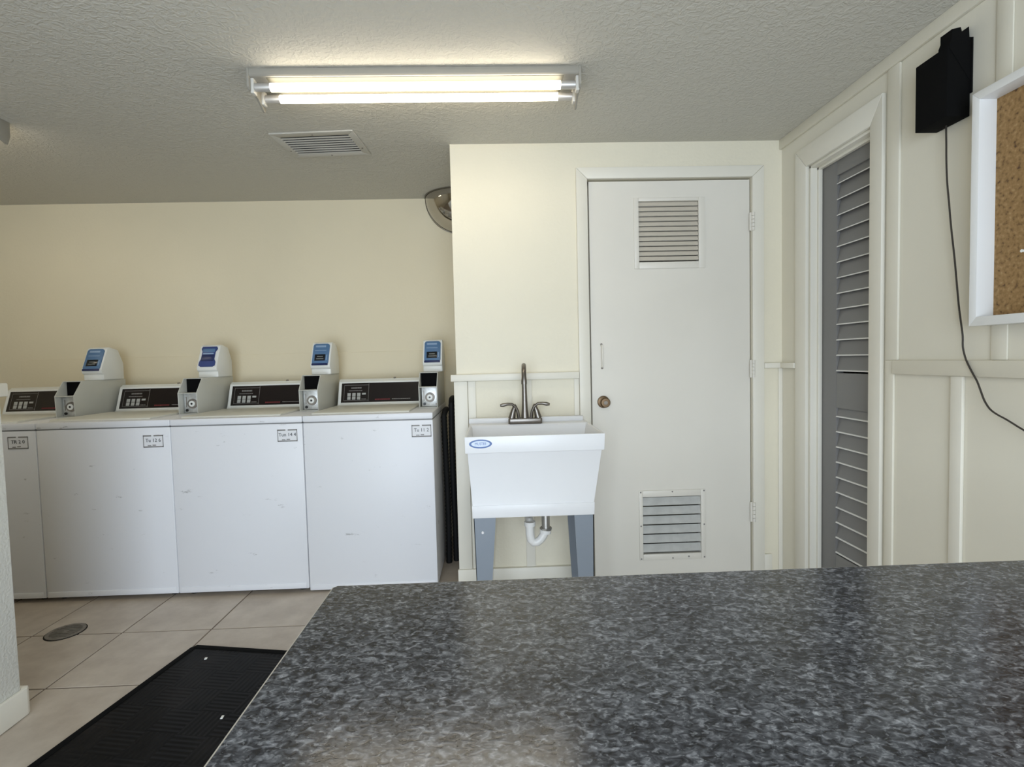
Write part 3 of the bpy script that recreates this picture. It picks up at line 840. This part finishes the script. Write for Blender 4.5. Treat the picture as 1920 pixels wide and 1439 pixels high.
for s in (-1, 1):
    px = fx + s * 0.052 - ox
    hd = obj('handle', MB().tube([(px + s * 0.014, fy - oy, 0.910), (px + s * 0.006, fy - oy, 0.945), (px - s * 0.004, fy - oy, 0.972), (px + s * 0.0, fy - oy, 0.978)], [0.018, 0.013, 0.010, 0.007], 14), 'nickel', fa)
    obj('lever', MB().tube([(px - s * 0.022, fy - oy, 0.912), (px - s * 0.016, fy - 0.004 - oy, 0.945), (px - s * 0.006, fy - 0.008 - oy, 0.968), (px + s * 0.012, fy - 0.012 - oy, 0.982), (px + s * 0.034, fy - 0.016 - oy, 0.983), (px + s * 0.056, fy - 0.018 - oy, 0.979), (px + s * 0.070, fy - 0.018 - oy, 0.977)], [0.008, 0.0075, 0.007, 0.007, 0.0075, 0.010, 0.006], 12), 'nickel', hd)
# trap
ty = 2.35
tr = obj('drain_trap', MB().tube([(0.137 - ox, ty + 0.11 - oy, 0.435), (0.137 - ox, ty + 0.02 - oy, 0.438), (0.136 - ox, ty - oy, 0.425), (0.136 - ox, ty - oy, 0.39), (0.140 - ox, ty - oy, 0.362), (0.153 - ox, ty - oy, 0.349), (0.170 - ox, ty - oy, 0.350), (0.186 - ox, ty - oy, 0.362), (0.200 - ox, ty - oy, 0.382), (0.208 - ox, ty - oy, 0.400)], 0.0195, 16).cyl((0.208 - ox, ty - oy, 0.392), (0.210 - ox, ty - oy, 0.408), 0.027, n=16).cyl((0.137 - ox, ty - oy, 0.428), (0.137 - ox, ty - oy, 0.448), 0.026, n=16), 'pvc', sk)
obj('tailpiece', MB().cyl((0.211 - ox, ty - oy, 0.405), (0.211 - ox, ty - oy, 0.560), 0.019, n=16).cyl((0.211 - ox, ty - oy, 0.408), (0.211 - ox, ty - oy, 0.418), 0.028, n=8), 'steel', tr)
obj('waste_arm', MB().tube([(0.137 - ox, ty + 0.10 - oy, 0.435), (0.137 - ox, 2.630 - oy, 0.445)], 0.0185, 14), 'pvc', tr)

# ---------------------------------------------------------------- folding counter in the foreground
CX0, CX1, CY0, CY1, CZ = -0.243, 1.474, 0.15, 0.735, 0.88
ct = thing('folding_counter', 'dark granite-look folding counter filling the foreground', 'counter', ((CX0 + CX1) / 2, (CY0 + CY1) / 2, 0))
hx, hy = (CX1 - CX0) / 2, (CY1 - CY0) / 2
top = MB().prism([(-hx + 0.0016, -hy), (hx, -hy), (hx, hy - 0.0008), (-hx + 0.006, hy - 0.0008), (-hx + 0.0016, hy - 0.006)], 'z', CZ - 0.038, CZ)
obj('countertop', top, 'counter', ct)
obj('edge_strip', MB().prism([(-hx, -hy), (-hx + 0.0016, -hy), (-hx + 0.0016, hy - 0.006), (-hx + 0.006, hy - 0.0008), (hx, hy - 0.0008), (hx, hy), (-hx + 0.0055, hy), (-hx, hy - 0.0055)], 'z', CZ - 0.038, CZ - 0.0002), 'strip', ct, smooth=False)
for px in (-hx + 0.12, hx - 0.05):
    obj('support_panel', MB().box(px - 0.012, -hy + 0.06, 0.0, px + 0.012, hy - 0.06, CZ - 0.038), 'panel', ct, 0.002)

# ---------------------------------------------------------------- floor drain and mat
dr = thing('floor_drain', 'round metal floor drain set in the tiles before the washers', 'drain', (-2.010, 2.370, 0))
obj('ring', MB().ring((0, 0), 0.060, 0.074, -0.002, 0.004), 'iron', dr)
obj('outline', MB().ring((0, 0), 0.0735, 0.0785, -0.002, 0.0012), 'dark_gap', dr)
obj('well', MB().cyl((0, 0, -0.001), (0, 0, 0.0008), 0.061, n=28), 'dark_gap', dr)
for q in range(-4, 5):
    y = q * 0.0125
    hw = math.sqrt(max(0.0, 0.060 ** 2 - y * y))
    obj('bar', MB().box(-hw, y - 0.0036, 0.0008, hw, y + 0.0036, 0.0032), 'iron', dr)
obj('hub', MB().cyl((0, 0, 0.001), (0, 0, 0.0045), 0.012, n=16), 'iron', dr)

ma = math.radians(-10.2)
ml, mw = 1.65, 0.92
cnr = Vector((-1.329, 2.199, 0))
ux, uy = Vector((math.cos(ma), math.sin(ma), 0)), Vector((-math.sin(ma), math.cos(ma), 0))
mc = cnr + ux * (mw / 2) - uy * (ml / 2)
prof = [(-mw / 2, -ml / 2), (mw / 2, -ml / 2), (mw / 2, ml / 2), (-mw / 2 + 0.012, ml / 2), (-mw / 2, ml / 2 - 0.02)]
mt = thing('floor_mat', 'black ribbed rubber mat lying askew on the tiles beside the counter', 'mat', mc, ma)
mb = MB().prism(prof, 'z', 0.0, 0.009)
obj('pad', mb, 'mat', mt, 0.002)
bo = MB()
for q in ((-mw / 2, -ml / 2, -mw / 2 + 0.03, ml / 2 - 0.02), (mw / 2 - 0.03, -ml / 2, mw / 2, ml / 2), (-mw / 2 + 0.012, ml / 2 - 0.03, mw / 2, ml / 2)):
    bo.box(q[0] + 0.002, q[1] + 0.002, 0.0085, q[2] - 0.002, q[3] - 0.002, 0.0105)
obj('border', bo, 'black_matte', mt, 0.001)
def scrap(x, y, sx, sy, rz, label):
    o = obj('lint_scrap', MB().box(-sx, -sy, 0, sx, sy, 0.003), 'lint', None, 0.001, loc=(x, y, 0.0092), rot=(0, 0, rz))
    tag(o, label, 'lint', 'specks on the rubber mat')
scrap(-1.218, 2.085, 0.005, 0.007, 0.3, 'white speck on the far end of the black mat')
scrap(-0.962, 1.722, 0.004, 0.008, 0.1, 'white speck on the black mat close to the counter edge')

# ---------------------------------------------------------------- cork board, black wall box with cord
bb = thing('bulletin_board', 'cork bulletin board in a deep white frame on the right wall', 'board', (XR, 1.04, 1.6085))
by0, by1, bz0, bz1, dpt = -0.475, 0.475, -0.342, 0.342, 0.0625
tk = 0.024
obj('cork_panel', MB().box(-0.010, by0 + tk - 0.001, bz0 + tk - 0.001, -0.0065, by1 - tk + 0.001, bz1 - tk + 0.001), 'cork', bb)
fm = MB()
fm.prism([(by0, bz0), (by1, bz0), (by1 - tk, bz0 + tk + 0.003), (by0 + tk, bz0 + tk + 0.003)], 'x', -dpt, -0.0005).prism([(by0, bz1), (by0 + tk, bz1 - tk), (by1 - tk, bz1 - tk), (by1, bz1)], 'x', -dpt, -0.0005)
fm.prism([(by1, bz0), (by1, bz1), (by1 - tk, bz1 - tk), (by1 - tk, bz0 + tk)], 'x', -dpt, -0.0005).prism([(by0, bz0), (by0 + tk, bz0 + tk), (by0 + tk, bz1 - tk), (by0, bz1)], 'x', -dpt, -0.0005)
obj('frame', fm, 'board_frame', bb, 0.0015)
tag(obj('push_pin', MB().tube([(0, 0, 0), (-0.004, 0, 0), (-0.010, 0, 0), (-0.012, 0, 0)], [0.002, 0.004, 0.003, 0.0045], 10), 'pin', None, loc=(XR - 0.0102, 1.400, 1.468)), 'small pale push pin stuck in the cork board', 'pin')

sp = thing('wall_speaker', 'matte black box mounted high on the right wall with a bracket on top', 'speaker', (XR, 1.644, 1.92))
obj('cabinet', MB().box(-0.078, -0.060, 0.0, -0.004, 0.060, 0.213), 'black_matte', sp, 0.002)
br = MB().prism([(-0.072, 0.205), (-0.072, 0.222), (-0.066, 0.238), (-0.066, 0.262), (-0.038, 0.268), (-0.034, 0.254), (-0.012, 0.270), (-0.010, 0.238), (-0.0008, 0.238), (-0.0008, 0.1)], 'y', -0.062, -0.020)
obj('bracket', br, 'black_matte', sp, 0.001)
obj('wall_plate', MB().box(-0.006, -0.066, 0.07, -0.0008, 0.050, 0.236), 'black_matte', sp, 0.001)
pts = [(1.648, 1.925), (1.646, 1.86), (1.645, 1.81), (1.641, 1.74), (1.633, 1.671), (1.624, 1.59), (1.611, 1.496), (1.602, 1.42), (1.593, 1.342), (1.585, 1.29), (1.577, 1.24), (1.576, 1.207), (1.568, 1.175), (1.555, 1.148), (1.541, 1.124), (1.526, 1.099), (1.512, 1.066), (1.501, 1.041), (1.484, 1.018), (1.462, 1.004), (1.438, 0.994), (1.415, 0.983), (1.393, 0.972), (1.34, 0.95), (1.25, 0.93)]
sm = []
for q in range(len(pts) - 1):
    p0, p1, p2, p3 = (Vector(pts[max(0, min(len(pts) - 1, z))]) for z in (q - 1, q, q + 1, q + 2))
    for t in (0, 0.33, 0.67):
        sm.append(0.5 * ((2 * p1) + (p2 - p0) * t + (2 * p0 - 5 * p1 + 4 * p2 - p3) * t * t + (3 * p1 - p0 - 3 * p2 + p3) * t ** 3))
obj('cord', MB().tube([(-0.022 if v[1] > 1.17 or v[1] < 1.10 else -0.0225, v[0] - 1.644, v[1] - 1.92) for v in sm], 0.0026, 8), 'cord', sp)

# ---------------------------------------------------------------- black hoses added to darken the gap beside the last washer
def hose(x, y, zt, label):
    mb = MB()
    path, rad = [], []
    n = int((zt - 0.03) / 0.011)
    for q in range(n):
        z = 0.002 + q * 0.011
        path.append((0.004 * math.sin(z * 5 + x * 40), 0.006 * math.sin(z * 4), z)); rad.append(0.0185 if q % 2 else 0.0165)
    path += [(0, 0.02, path[-1][2] + 0.018), (0, 0.05, path[-1][2] + 0.026), (0, 0.12, path[-1][2] + 0.026)]
    rad += [0.0175] * 3
    tag(obj('gap_fill_hose', mb.tube(path, rad, 12), 'hose', loc=(x, y, 0)), label, 'hose', 'added black hoses beside the last washer')
M['hose'] = mat('hose_rubber', (0.010, 0.010, 0.010), 0.6, spec=0.2)
hose(-0.311, 3.02, 0.93, 'black corrugated hose added to darken the gap, nearest to the last washer')
hose(-0.272, 3.05, 0.99, 'black corrugated hose added to darken the gap, between the two other hoses')
hose(-0.232, 3.00, 1.03, 'black corrugated hose added to darken the gap, nearest to the closet wall')
